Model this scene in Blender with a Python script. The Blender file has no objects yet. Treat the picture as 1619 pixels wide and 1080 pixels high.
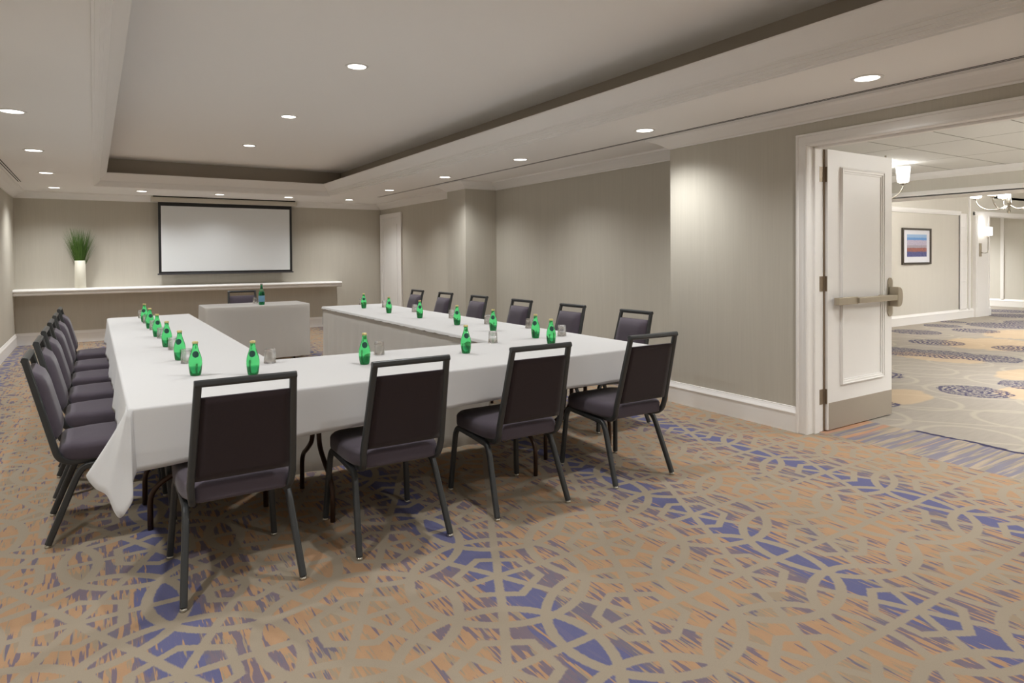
import bpy, bmesh, math, random
from mathutils import Vector, Matrix
PI = math.pi
S = bpy.context.scene
C = S.collection

# ------------------------------------------------------------------ camera, world, exposure
def setup_camera():
    y, p, r = math.radians(32.649), math.radians(-.814), math.radians(-.403)
    F = Vector((math.sin(y)*math.cos(p), math.cos(y)*math.cos(p), math.sin(p)))
    R0 = Vector((math.cos(y), -math.sin(y), 0)); U0 = R0.cross(F)
    R = R0*math.cos(r) + U0*math.sin(r); U = -R0*math.sin(r) + U0*math.cos(r)
    cd = bpy.data.cameras.new('camera'); cam = bpy.data.objects.new('camera', cd); C.objects.link(cam)
    M = Matrix((R, U, -F)).transposed().to_4x4(); M.translation = Vector((0, 0, 1.35))
    cam.matrix_world = M
    cd.sensor_width = 36; cd.sensor_fit = 'HORIZONTAL'; cd.lens = 1031.68/1619*36
    cd.shift_y = -(540-420.15)/1619
    cd.clip_start = .05
    S.camera = cam
setup_camera()
w = bpy.data.worlds.new('world'); S.world = w; w.use_nodes = True
w.node_tree.nodes['Background'].inputs[0].default_value = (.9, .92, 1, 1)
w.node_tree.nodes['Background'].inputs[1].default_value = 0.02
S.view_settings.view_transform = 'Standard'; S.view_settings.look = 'None'
S.view_settings.gamma = 1; S.view_settings.use_curve_mapping = False
S.view_settings.exposure = 0.58
S.cycles.max_bounces = 10; S.cycles.diffuse_bounces = 6; S.cycles.transmission_bounces = 8
S.cycles.glossy_bounces = 3; S.cycles.caustics_reflective = False; S.cycles.caustics_refractive = False
S.cycles.sample_clamp_indirect = 6
ROOM_W = 60.0       # watts of a room downlight
WARM = (.985, .99, .985)
FOYER_W = 1.0

# ------------------------------------------------------------------ node helpers
class E:
    """a float socket with arithmetic"""
    nt = None
    def __init__(s, sock): s.s = sock
    @staticmethod
    def op(o, *a, clamp=False):
        n = E.nt.nodes.new('ShaderNodeMath'); n.operation = o; n.use_clamp = clamp
        for i, v in enumerate(a):
            if isinstance(v, E): E.nt.links.new(v.s, n.inputs[i])
            else: n.inputs[i].default_value = v
        return E(n.outputs[0])
    def __add__(s, o): return E.op('ADD', s, o)
    def __radd__(s, o): return E.op('ADD', o, s)
    def __sub__(s, o): return E.op('SUBTRACT', s, o)
    def __rsub__(s, o): return E.op('SUBTRACT', o, s)
    def __mul__(s, o): return E.op('MULTIPLY', s, o)
    def __rmul__(s, o): return E.op('MULTIPLY', s, o)
    def __truediv__(s, o): return E.op('DIVIDE', s, o)
    def abs(s): return E.op('ABSOLUTE', s)
    def min(s, o): return E.op('MINIMUM', s, o)
    def max(s, o): return E.op('MAXIMUM', s, o)
    def wrap(s, h): return E.op('WRAP', s, h, -h)
    def gt(s, t, soft=.02): return E.op('MULTIPLY_ADD', s, 1/soft, -t/soft+.5, clamp=True)
    def lt(s, t, soft=.02): return E.op('MULTIPLY_ADD', s, -1/soft, t/soft+.5, clamp=True)
def hyp(a, b): return E.op('SQRT', a*a + b*b)
def comb(x, y, z=0.0):
    n = E.nt.nodes.new('ShaderNodeCombineXYZ')
    for i, v in enumerate((x, y, z)):
        if isinstance(v, E): E.nt.links.new(v.s, n.inputs[i])
        else: n.inputs[i].default_value = v
    return n.outputs[0]
def noise(vec, scale=1.0, detail=2.0, rough=.5):
    n = E.nt.nodes.new('ShaderNodeTexNoise'); E.nt.links.new(vec, n.inputs['Vector'])
    n.inputs['Scale'].default_value = scale; n.inputs['Detail'].default_value = detail; n.inputs['Roughness'].default_value = rough
    return E(n.outputs['Fac'])
def mixc(f, a, b):
    n = E.nt.nodes.new('ShaderNodeMix'); n.data_type = 'RGBA'
    for k, v in ((0, f), (6, a), (7, b)):
        if isinstance(v, E): E.nt.links.new(v.s, n.inputs[k])
        elif hasattr(v, 'is_linked'): E.nt.links.new(v, n.inputs[k])
        elif isinstance(v, (int, float)): n.inputs[k].default_value = v
        else: n.inputs[k].default_value = (*v, 1)
    return n.outputs[2]
def mat(name, col=(.8, .8, .8), rough=.5, metal=0.0, **kw):
    m = bpy.data.materials.new(name); m.use_nodes = True
    b = m.node_tree.nodes['Principled BSDF']
    b.inputs['Base Color'].default_value = (*col, 1); b.inputs['Roughness'].default_value = rough
    b.inputs['Metallic'].default_value = metal
    for k, v in kw.items(): b.inputs[k.replace('_', ' ')].default_value = v
    E.nt = m.node_tree
    return m, b
def geopos():
    g = E.nt.nodes.new('ShaderNodeNewGeometry'); s = E.nt.nodes.new('ShaderNodeSeparateXYZ')
    E.nt.links.new(g.outputs['Position'], s.inputs[0])
    return E(s.outputs[0]), E(s.outputs[1]), E(s.outputs[2])
def objpos():
    g = E.nt.nodes.new('ShaderNodeTexCoord'); s = E.nt.nodes.new('ShaderNodeSeparateXYZ')
    E.nt.links.new(g.outputs['Object'], s.inputs[0])
    return E(s.outputs[0]), E(s.outputs[1]), E(s.outputs[2])
def bump(b, h, strength=.2, dist=.01):
    n = E.nt.nodes.new('ShaderNodeBump'); E.nt.links.new(h.s, n.inputs['Height'])
    n.inputs['Strength'].default_value = strength; n.inputs['Distance'].default_value = dist
    E.nt.links.new(n.outputs[0], b.inputs['Normal'])
def setc(b, c): E.nt.links.new(c, b.inputs['Base Color'])

def srgb(r, g, b):
    f = lambda v: (v/255/12.92) if v/255 <= .04045 else ((v/255+.055)/1.055)**2.4
    return (f(r), f(g), f(b))

# ------------------------------------------------------------------ materials
def carpet_room():
    """woven web of overlapping circles on a honeycomb, three families of spokes, an inner hexagon; cells hold streaks along the room"""
    m, b = mat('meeting room carpet', rough=.95); b.inputs['Specular IOR Level'].default_value = .1
    x, y, z = geopos()
    A, B_, X0, Y0 = .595, 1.10, 2.605, 1.79
    x1 = x + (noise(comb(x, y), 1.7, 1.0)-.5)*.035
    y1 = y + (noise(comb(x+7.3, y), 1.7, 1.0)-.5)*.035
    D = None
    for cx, cy in ((X0+A/2, Y0), (X0, Y0+B_/2)):
        u = (x1-cx).wrap(A/2).abs(); v = (y1-cy).wrap(B_/2).abs()
        for e in ((hyp(u, v)-.366).abs()-.021, (hyp(A-u, v)-.366).abs()-.021, (u.max(u*.5+v*.866)-.150).abs()-.018):
            D = e if D is None else D.min(e)
    D = D.min((y1-Y0).wrap(B_/4).abs()-.018)
    D = D.min(((x1-X0)*(1/A) - (y1-Y0-B_/2)*(1/B_)).wrap(.5).abs()*.523-.018)
    D = D.min(((x1-X0)*(1/A) + (y1-Y0-B_/2)*(1/B_)).wrap(.5).abs()*.523-.018)
    rag = (noise(comb(x*150, y*40), 1.0, 1.0)-.5)*.010
    inside = (D+rag).gt(.0, .006)
    col = (x1-X0).wrap(A).abs()                      # distance from a blue column
    s1 = noise(comb(x*64, y*6.5), 1.0, 2.0, .55)
    s2 = noise(comb(x*50+31, y*4.6+5), 1.0, 2.0, .55)
    patch = noise(comb(x+3, y+9), 4.5, 1.0)
    patch2 = noise(comb(x+13, y-4), 6.0, 1.0)
    orange = (s1*.9 + patch*.55).gt(.665, .03)
    bl = (s2*1.0 + patch2*.35 - col*.42).gt(.58, .025)
    solid = (s2*.55 + patch*.30 - col*2.1).gt(.235, .03)
    fine = noise(comb(x*260, y*260), 1.0, 1.0)
    band = mixc(noise(comb(x, y), 1.3, 1.0), BAND1, BAND2)
    cell = mixc(.5, band, srgb(140, 122, 100))
    orc = mixc(noise(comb(x*30, y*9), 1.0, 1.0), srgb(164, 126, 96), srgb(178, 142, 107))
    c = mixc(orange*.8, cell, orc)
    c = mixc(bl*.8, c, srgb(96, 92, 114))
    c = mixc(solid*.92, c, srgb(92, 94, 130))
    c = mixc(inside, band, c)
    c = mixc((fine-.5).max(0.0)*.9, c, srgb(130, 118, 104))
    setc(b, c); bump(b, fine, .25, .004)
    return m
BAND1, BAND2 = srgb(146, 135, 118), srgb(157, 145, 128)
def carpet_foyer():
    m, b = mat('foyer carpet', rough=.95); b.inputs['Specular IOR Level'].default_value = .1
    x, y, z = geopos()
    xs, ys = x, y
    fine = noise(comb(x*220, y*220), 1.0, 1.0)
    st = noise(comb(x*5, y*26), 1.0, 3.0, .6)
    base = mixc(st, srgb(148, 141, 132), srgb(166, 158, 147))
    net = (hyp((x).wrap(.45), (y+.2).wrap(.40))-.33).abs().min(((x+y*.8).wrap(.35)).abs()).lt(.022, .02)
    base = mixc(net*.45, base, srgb(184, 174, 158))
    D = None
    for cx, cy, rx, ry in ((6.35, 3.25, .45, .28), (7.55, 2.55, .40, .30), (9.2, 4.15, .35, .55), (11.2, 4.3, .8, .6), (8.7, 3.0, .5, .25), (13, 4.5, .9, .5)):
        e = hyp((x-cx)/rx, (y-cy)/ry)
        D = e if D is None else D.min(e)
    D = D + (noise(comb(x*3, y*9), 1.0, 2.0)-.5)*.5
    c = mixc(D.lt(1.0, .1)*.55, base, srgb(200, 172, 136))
    B = None
    for cx, cy, r in ((7.22, 2.92, .30), (8.0, 2.72, .28), (9.35, 4.70, .42), (9.55, 4.22, .40), (9.65, 3.72, .34), (10.75, 4.85, .36), (7.38, 3.95, .26),
                      (10.95, 3.85, .34), (11.9, 5.7, .38), (13.3, 5.9, .30), (14.2, 5.3, .55), (15.2, 4.9, .7), (14.4, 4.6, .36), (5.98, 3.14, .13), (16.6, 6.0, .5),
                      (12.9, 5.2, .35), (6.5, 1.2, .3), (11.5, 2.4, .4), (8.6, 1.6, .35), (17.8, 6.6, .5), (14.2, 6.1, .22)):
        e = hyp(x-cx, y-cy)-r
        B = e if B is None else B.min(e)
    ragged = B + (noise(comb(x*7, y*7), 1.0, 3.0)-.5)*.12
    rings = E.op('SINE', hyp((x-7.2).wrap(.9), (y-2.9).wrap(.8))*110.0 + noise(comb(x*4, y*4), 1.0, 2.0)*14.0)
    spk = noise(comb(x*34, y*34), 1.0, 2.0)
    bl = ragged.lt(0.0, .015) * ((rings*.12+spk).gt(.47, .04)).max(ragged.gt(-.03, .01)*spk.gt(.45, .05))
    c = mixc(bl*.92, c, srgb(64, 62, 92))
    # ragged dark vine along the edge of the doorway strip
    vx = (x - 5.25 + (noise(comb(y*3.0, x*0), 1.0, 2.0)-.5)*.10).abs()
    vine = (vx + (noise(comb(x*30, y*12), 1.0, 2.0)-.5)*.05).lt(.022, .008) * y.lt(2.52, .02)
    # doorway strip with streaks across the opening
    q = noise(comb(x*1.6, y*30), 1.0, 3.0, .65)
    q2 = noise(comb(x*1.2+9, y*22), 1.0, 2.0, .6)
    sc = mixc(q.gt(.5, .12), srgb(146, 137, 124), srgb(168, 153, 134))
    sc = mixc(q2.gt(.50, .06)*.8, sc, srgb(118, 116, 134))
    sc = mixc((noise(comb(x*1.3, y*12+4), 1.0, 1.0)+(y-2.55)*.35).gt(.60, .08)*.75, sc, srgb(188, 140, 104))
    edge = x + (noise(comb(y*1.7, 3.0), 1.0, 1.0)-.5)*.16
    strip = edge.lt(5.25, .02)
    c = mixc(strip, c, sc)
    c = mixc(vine, c, srgb(54, 52, 82))
    c = mixc((fine-.5).max(0.0)*.9, c, srgb(120, 108, 95))
    setc(b, c); bump(b, fine, .25, .004)
    return m
def wallcloth(name, c1, c2):
    m, b = mat(name, rough=.75); b.inputs['Specular IOR Level'].default_value = .25
    x, y, z = geopos()
    f = noise(comb(x*90, y*90, z*2.2), 1.0, 2.0)
    g = noise(comb(x*14, y*14, z*.8), 1.0, 2.0)
    setc(b, mixc(f*.6+g*.4, c1, c2)); bump(b, f, .15, .002)
    return m
def cloth(name, c1, c2, sc=900):
    m, b = mat(name, c1, rough=.9); b.inputs['Specular IOR Level'].default_value = .15; b.inputs['Sheen Weight'].default_value = .2
    x, y, z = objpos()
    f = noise(comb(x*sc, y*sc, z*sc), 1.0, 1.0)
    setc(b, mixc(f, c1, c2)); bump(b, f, .2, .001)
    return m
M = {}
M['carpet'] = carpet_room(); M['carpet2'] = carpet_foyer()
M['wall'] = wallcloth('taupe wallcovering', srgb(183, 178, 166), srgb(200, 195, 183))
M['wall2'] = wallcloth('cream wallcovering', srgb(204, 200, 190), srgb(214, 210, 200))
M['trim'] = mat('white painted trim', srgb(240, 238, 235), .45)[0]
M['ceil'] = mat('matt ceiling paint', srgb(242, 240, 237), .85)[0]
M['door'] = mat('white painted door', srgb(236, 234, 231), .4)[0]
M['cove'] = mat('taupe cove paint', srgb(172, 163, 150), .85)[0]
M['black'] = mat('black slot', (.015, .015, .015), .6)[0]
M['slotmetal'] = mat('grey slot metal', (.35, .34, .32), .5)[0]
M['cloth'] = cloth('white linen', srgb(216, 216, 216), srgb(224, 224, 224))
def translucent(m, f):
    nt = m.node_tree; b = nt.nodes['Principled BSDF']; out = nt.nodes['Material Output']
    t = nt.nodes.new('ShaderNodeBsdfTranslucent'); mx = nt.nodes.new('ShaderNodeMixShader'); mx.inputs[0].default_value = f
    nt.links.new(b.inputs['Base Color'].links[0].from_socket, t.inputs['Color'])
    nt.links.new(b.outputs[0], mx.inputs[1]); nt.links.new(t.outputs[0], mx.inputs[2]); nt.links.new(mx.outputs[0], out.inputs['Surface'])
M['skirt'] = cloth('off white skirting', srgb(238, 237, 234), srgb(243, 242, 239))
translucent(M['cloth'], .12); translucent(M['skirt'], .5)
M['fabric'] = cloth('plum grey upholstery', srgb(74, 67, 76), srgb(90, 82, 92), 500)
M['backfab'] = cloth('dark backrest fabric', srgb(46, 37, 39), srgb(55, 45, 48), 500)
M['frame'] = mat('charcoal powder coat', srgb(66, 68, 69), .36, .3)[0]
M['chrome'] = mat('glide metal', (.55, .52, .45), .3, .9)[0]
M['brownleg'] = mat('dark brown enamel', srgb(66, 46, 34), .35, .3)[0]
M['ply'] = mat('table board', srgb(120, 100, 80), .7)[0]
M['bronze'] = mat('brushed nickel bronze', srgb(178, 168, 150), .42, .6)[0]
M['kick'] = mat('satin steel plate', srgb(170, 160, 146), .5, .25)[0]
M['hinge'] = mat('hinge bronze', srgb(140, 124, 104), .45, .5)[0]
M['nickel'] = mat('polished nickel', srgb(200, 195, 185), .15, 1.0)[0]
M['screen'] = mat('screen fabric', srgb(226, 230, 232), .9)[0]
M['scrblack'] = mat('screen border', (.012, .012, .013), .5)[0]
M['barmetal'] = mat('screen bar metal', (.10, .10, .11), .35, .6)[0]
M['housing'] = mat('screen housing', srgb(205, 200, 188), .5)[0]
M['vase'] = mat('white ceramic', srgb(226, 223, 208), .4)[0]
M['gap'] = mat('dark gap', (.03, .028, .025), .8)[0]
def m_bottle(name, col):
    m, b = mat(name, col, .03); b.inputs['Transmission Weight'].default_value = 1; b.inputs['IOR'].default_value = 1.36
    return m
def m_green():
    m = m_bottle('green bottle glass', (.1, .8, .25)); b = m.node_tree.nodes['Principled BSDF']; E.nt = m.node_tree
    x, y, z = objpos()          # lower part coloured darker to imitate refraction through the bottle
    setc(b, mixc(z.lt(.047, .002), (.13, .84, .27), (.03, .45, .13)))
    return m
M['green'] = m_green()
M['green2'] = m_bottle('dark green bottle glass', (.04, .45, .18))
M['glass'] = m_bottle('clear glass', (.97, .98, .98)); M['glass'].node_tree.nodes['Principled BSDF'].inputs['IOR'].default_value = 1.42; M['glass'].node_tree.nodes['Principled BSDF'].inputs['Alpha'].default_value = .42
M['cap'] = mat('pale gold cap', srgb(214, 200, 140), .4, .4)[0]
M['capblue'] = mat('grey cap', srgb(130, 135, 125), .4, .5)[0]
M['label'] = mat('dark green label', srgb(14, 70, 60), .45)[0]
M['labelblue'] = mat('light blue label', srgb(120, 172, 205), .5)[0]
M['neckfoil'] = mat('pale green neck label', srgb(120, 170, 130), .5)[0]
def m_grass():
    m, b = mat('grass blade', rough=.6); x, y, z = objpos()
    setc(b, mixc(noise(comb(x*60, y*60, z*3), 1.0, 1.0), srgb(44, 78, 24), srgb(92, 124, 48)))
    return m
M['grass'] = m_grass()
def emis(name, col, s):
    m, b = mat(name, (.8, .8, .8), .5); b.inputs['Emission Color'].default_value = (*col, 1); b.inputs['Emission Strength'].default_value = s
    return m
M['lamp'] = emis('downlight lens', (1, .95, .86), 5.0)
M['shade'] = emis('glowing glass shade', (1, .95, .86), 1.6)
def m_tiles():
    m, b = mat('acoustic ceiling tile', rough=.9); x, y, z = geopos()
    lx = (x-6.08).wrap(.61).abs(); ly = (y-2.39).wrap(.305).abs()
    g = lx.min(ly).lt(.006, .004)
    f = noise(comb(x*60, y*60), 1.0, 2.0)
    setc(b, mixc(g, mixc(f, srgb(228, 229, 227), srgb(238, 239, 237)), srgb(120, 118, 110)))
    return m
M['tile'] = m_tiles()
def m_art():
    m, b = mat('abstract print', rough=.5); x, y, z = objpos()
    n = noise(comb(x*14, 0.0, z*14), 1.0, 3.0); n2 = noise(comb(x*30, 3.0, z*50), 1.0, 3.0)
    zz = z + (n-.5)*.03
    c = mixc(zz.gt(.165, .01), srgb(96, 146, 205), srgb(150, 180, 215))
    c = mixc(zz.lt(.115, .02), c, mixc(n2, srgb(150, 140, 170), srgb(205, 198, 210)))
    c = mixc(zz.lt(.02, .015), c, mixc(n2, srgb(135, 128, 150), srgb(178, 168, 172)))
    c = mixc(zz.lt(-.03, .01), c, mixc(n2.gt(.5, .1), srgb(170, 98, 78), srgb(120, 86, 90)))
    c = mixc(zz.lt(-.105, .01), c, mixc(n2.gt(.5, .1), srgb(60, 66, 120), srgb(92, 92, 140)))
    setc(b, c)
    return m
M['art'] = m_art()
M['paper'] = mat('white mat board', srgb(225, 226, 232), .8)[0]
M['artframe'] = mat('dark picture frame', srgb(62, 54, 46), .4)[0]

# ------------------------------------------------------------------ mesh helpers
def link(name, bm, mats, parent=None, smooth=False, bevel=0, sub=0, loc=None):
    bmesh.ops.recalc_face_normals(bm, faces=bm.faces[:])
    me = bpy.data.meshes.new(name); bm.to_mesh(me); bm.free()
    if not isinstance(mats, (list, tuple)): mats = [mats]
    for m in mats: me.materials.append(m)
    o = bpy.data.objects.new(name, me); C.objects.link(o)
    if smooth:
        for p in me.polygons: p.use_smooth = True
    if parent is not None: o.parent = parent
    if loc: o.location = loc
    if bevel:
        md = o.modifiers.new('bevel', 'BEVEL'); md.width = bevel; md.segments = 2; md.limit_method = 'ANGLE'; md.angle_limit = math.radians(40)
        for p in me.polygons: p.use_smooth = True
        try:
            wn = o.modifiers.new('wn', 'WEIGHTED_NORMAL'); wn.keep_sharp = True
        except Exception: pass
    if sub:
        md = o.modifiers.new('sub', 'SUBSURF'); md.levels = sub; md.render_levels = sub
    return o
def box(bm, x0, x1, y0, y1, z0, z1, mi=0):
    v = [bm.verts.new(p) for p in ((x0,y0,z0),(x1,y0,z0),(x1,y1,z0),(x0,y1,z0),(x0,y0,z1),(x1,y0,z1),(x1,y1,z1),(x0,y1,z1))]
    for f in ((0,3,2,1),(4,5,6,7),(0,1,5,4),(1,2,6,5),(2,3,7,6),(3,0,4,7)):
        bm.faces.new([v[i] for i in f]).material_index = mi
    return v
def quad(bm, pts, mi=0):
    f = bm.faces.new([bm.verts.new(p) for p in pts]); f.material_index = mi; return f
def lathe(bm, prof, n=24, c=(0, 0), cap=True, mi=0):
    rings = []
    for r, z in prof:
        if r < 1e-6: rings.append([bm.verts.new((c[0], c[1], z))])
        else: rings.append([bm.verts.new((c[0]+r*math.cos(2*PI*k/n), c[1]+r*math.sin(2*PI*k/n), z)) for k in range(n)])
    for a, b in zip(rings, rings[1:]):
        for k in range(n):
            k2 = (k+1) % n
            q = [a[k % len(a)], a[k2 % len(a)], b[k2 % len(b)], b[k % len(b)]]
            u = []
            for t in q:
                if t not in u: u.append(t)
            if len(u) > 2: bm.faces.new(u).material_index = mi
    if cap:
        for rg in (rings[0], rings[-1]):
            if len(rg) > 2:
                bm.faces.new(rg).material_index = mi
def tube(bm, pts, wa, wb=None, n=8, rect=False, side=None, cap=True):
    """sweep a round (n sides, radius wa) or rectangular (wa across 'side', wb in the bend plane) section along pts"""
    pts = [Vector(p) for p in pts]; rings = []
    wb = wb or wa; prevn = None
    for i, p in enumerate(pts):
        if i == 0: t = pts[1]-p
        elif i == len(pts)-1: t = p-pts[-2]
        else: t = (pts[i+1]-p).normalized() + (p-pts[i-1]).normalized()
        t.normalize()
        if side is not None: s = Vector(side); s = (s - t*s.dot(t)).normalized()
        else:
            s = prevn if prevn is not None else (Vector((0, 0, 1)) if abs(t.z) < .9 else Vector((1, 0, 0)))
            s = (s - t*s.dot(t)).normalized()
        prevn = s; q = t.cross(s)
        k = 1.0
        if 0 < i < len(pts)-1:
            k = 1/max(.5, math.sqrt(max(.01, (1+(pts[i+1]-p).normalized().dot((p-pts[i-1]).normalized()))/2)))
        if rect:
            c_ = .22
            off = []
            for sx, sy in ((1,1),(-1,1),(-1,-1),(1,-1)):
                a, b = sx*wa/2, sy*wb/2
                d = min(wa, wb)*c_
                if sx*sy > 0: off += [(a, b-sy*d), (a-sx*d, b)]
                else: off += [(a-sx*d, b), (a, b-sy*d)]
            ring = [bm.verts.new(p + s*a + q*b*k) for a, b in off]
        else:
            ring = [bm.verts.new(p + s*wa*math.cos(2*PI*j/n) + q*wa*math.sin(2*PI*j/n)) for j in range(n)]
        rings.append(ring)
    for a, b in zip(rings, rings[1:]):
        m = len(a)
        for j in range(m): bm.faces.new((a[j], a[(j+1) % m], b[(j+1) % m], b[j]))
    if cap: bm.faces.new(rings[0]); bm.faces.new(list(reversed(rings[-1])))
def arc_pts(pts, r=.04, n=5):
    """round the corners of a polyline"""
    pts = [Vector(p) for p in pts]; out = [pts[0]]
    for i in range(1, len(pts)-1):
        a, p, b = pts[i-1], pts[i], pts[i+1]
        d1 = (a-p); d2 = (b-p); rr = min(r, d1.length*.49, d2.length*.49)
        p1 = p + d1.normalized()*rr; p2 = p + d2.normalized()*rr
        for k in range(n+1):
            t = k/n; out.append((1-t)**2*p1 + 2*t*(1-t)*p + t*t*p2)
    out.append(pts[-1]); return out
def sweep(bm, path, prof, closed=False, mi=0):
    """path: 2D wall line, the room is on its right; prof: (distance into the room, z)"""
    n = len(path); P = [Vector((p[0], p[1])) for p in path]; cols = []
    for i in range(n):
        d0 = (P[i]-P[i-1]).normalized() if (i > 0 or closed) else None
        d1 = (P[(i+1) % n]-P[i]).normalized() if (i < n-1 or closed) else None
        r0 = Vector((d0.y, -d0.x)) if d0 else None; r1 = Vector((d1.y, -d1.x)) if d1 else None
        if r0 is None: m = r1
        elif r1 is None: m = r0
        else: m = (r0+r1)/(1+r0.dot(r1))
        cols.append([bm.verts.new((P[i].x+m.x*o, P[i].y+m.y*o, z)) for o, z in prof])
    rng = range(n) if closed else range(n-1)
    for i in rng:
        a, b = cols[i], cols[(i+1) % n]
        for j in range(len(prof)-1): bm.faces.new((a[j], b[j], b[j+1], a[j+1])).material_index = mi
    if not closed:
        for c in (cols[0], cols[-1]):
            try: bm.faces.new(c).material_index = mi
            except Exception: pass
def empty(name, loc=(0, 0, 0), rz=0):
    o = bpy.data.objects.new(name, None); C.objects.link(o); o.location = loc; o.rotation_euler = (0, 0, rz); o.empty_display_size = .1
    return o
def tag(o, label, cat, group=None, kind=None):
    o['label'] = label; o['category'] = cat
    if group: o['group'] = group
    if kind: o['kind'] = kind
    return o
def struct(o, label=None):
    o['kind'] = 'structure'
    if label: o['label'] = label
    return o
def dup(root, loc, rz=0, sc=None):
    r = root.copy(); C.objects.link(r); r.location = loc; r.rotation_euler = (0, 0, rz)
    for ch in list(root.children):
        c = ch.copy(); C.objects.link(c); c.parent = r
        for g in list(ch.children):
            d = g.copy(); C.objects.link(d); d.parent = c
    return r

# ------------------------------------------------------------------ room shell
XL, XR, XB, YF, YB, YC = -1.05, 4.995, 4.48, 12.8, -3.2, 4.28      # left wall, right wall, near bump face, far wall, back wall, bump corner
ZC, ZK = 2.425, 2.322
CX0, CY0, CY1 = 4.48, 8.22, 8.78                                  # column
DY0, DY1, DZ = 1.05, 2.90, 2.155                                  # double door opening
XW = 4.66                                                         # foyer side of the door wall
TX0, TX1, TY0, TY1, ZT = .028, 3.464, -2.2, 11.26, 2.845

bm = bmesh.new(); box(bm, XL-.15, 4.62, YB-.15, YF+.15, -.1, 0); box(bm, 4.62, XR+.15, DY1+.1, YF+.15, -.1, 0); struct(link('floor', bm, M['carpet']))
bm = bmesh.new(); box(bm, 4.62, 20.4, -4, DY1+.1, -.1, 0); box(bm, 5.145, 20.4, DY1+.1, 10, -.1, 0); struct(link('floor_foyer', bm, M['carpet2']))
bm = bmesh.new(); box(bm, XL-.15, XL, YB-.15, YF+.15, 0, 2.55); struct(link('wall_left', bm, M['wall']))
bm = bmesh.new(); box(bm, XL, XR+.15, YF, YF+.15, 0, 2.55); struct(link('wall_far', bm, M['wall']))
bm = bmesh.new(); box(bm, XL, XW, YB-.15, YB, 0, 2.55); struct(link('wall_back', bm, M['wall']))
bm = bmesh.new(); box(bm, XR, XR+.15, YC+.2, YF, 0, 2.55); struct(link('wall_right', bm, M['wall']))
bm = bmesh.new(); box(bm, CX0, XR, CY0, CY1, 0, 2.55); struct(link('wall_column', bm, M['wall']))
bm = bmesh.new()
box(bm, XB, XR+.15, YC-.15, YC, 0, 2.55); box(bm, XR, XR+.15, YC, YC+.2, 0, 2.55)
box(bm, XB, XW, DY1+.03, YC-.15, 0, 2.55); box(bm, XB, XW, YB, DY0-.03, 0, 2.55); box(bm, XB, XW, DY0-.03, DY1+.03, DZ+.03, 2.55)
struct(link('wall_entrance', bm, M['wall']))

# ceiling: soffit ring, raised tray, its cove walls
bm = bmesh.new()
for x0, x1, y0, y1 in ((XL, TX0, YB, YF), (TX1, XR, YB, YF), (TX0, TX1, TY1, YF), (TX0, TX1, YB, TY0)):
    quad(bm, [(x0, y0, ZC), (x1, y0, ZC), (x1, y1, ZC), (x0, y1, ZC)])
cx0, cx1, cy0, cy1 = TX0-.22, TX1+.24, TY0-.2, TY1+.12
quad(bm, [(cx0, cy0, ZT), (cx1, cy0, ZT), (cx1, cy1, ZT), (cx0, cy1, ZT)])
quad(bm, [(XL-.15, YB-.15, 3.0), (XR+.15, YB-.15, 3.0), (XR+.15, YF+.15, 3.0), (XL-.15, YF+.15, 3.0)])
box(bm, XL-.15, XR+.15, YB-.15, YB-.1, 2.5, 3.0); box(bm, XL-.15, XR+.15, YF+.1, YF+.15, 2.5, 3.0)
box(bm, XL-.15, XL-.1, YB-.15, YF+.15, 2.5, 3.0); box(bm, XR+.1, XR+.15, YB-.15, YF+.15, 2.5, 3.0)
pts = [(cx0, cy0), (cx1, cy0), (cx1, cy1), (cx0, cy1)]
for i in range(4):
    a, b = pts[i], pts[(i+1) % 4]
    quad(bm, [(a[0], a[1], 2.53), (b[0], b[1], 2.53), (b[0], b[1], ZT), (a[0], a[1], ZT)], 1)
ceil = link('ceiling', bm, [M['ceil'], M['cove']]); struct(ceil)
# tray moulding: flat band, stepped beads, rising cyma, lip and the shelf behind it
bm = bmesh.new()
ring = [(TX0, TY0), (TX0, TY1), (TX1, TY1), (TX1, TY0)]
prof = [(-.28, 2.53), (-.06, 2.555), (.128, 2.610), (.145, 2.610), (.145, 2.600), (.138, 2.588), (.120, 2.566), (.095, 2.540), (.070, 2.512), (.058, 2.494), (.058, 2.478),
        (.046, 2.478), (.044, 2.460), (.030, 2.460), (.028, 2.443), (.012, 2.443), (.010, 2.424), (-.010, 2.424), (-.012, 2.414), (-.024, 2.414), (-.026, 2.426)]
sweep(bm, ring, prof, closed=True)
struct(link('trim_1', bm, M['trim']))
# crown moulding
crown = [(0, ZK), (.012, ZK), (.014, ZK+.012), (.030, ZK+.018), (.050, ZK+.034), (.085, ZK+.056), (.122, ZK+.071), (.140, ZK+.082), (.160, ZK+.085), (.164, ZC), (0, ZC)]
per = [(XL, YB), (XL, YF), (XR, YF), (XR, CY1), (CX0, CY1), (CX0, CY0), (XR, CY0), (XR, YC), (XB, YC), (XB, YB)]
bm = bmesh.new(); sweep(bm, per, crown, closed=True); struct(link('trim_2', bm, M['trim']))
base = [(0, 0), (.019, 0), (.019, .140), (.023, .143), (.022, .149), (.013, .168), (.007, .184), (.007, .190), (0, .192)]
def baseboard(name, path):
    bm = bmesh.new(); sweep(bm, path, base); struct(link(name, bm, M['trim']))
baseboard('baseboard_left', [(XL, YB), (XL, YF-.0), (XL+.02, YF)][:2])
baseboard('baseboard_far', [(XL, YF), (XR, YF)])
baseboard('baseboard_right', [(XR, 11.66), (XR, CY1), (CX0, CY1), (CX0, CY0), (XR, CY0), (XR, YC), (XB, YC), (XB, DY1+.09)])
baseboard('baseboard_entrance', [(XB, DY0-.09), (XB, YB)])

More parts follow.
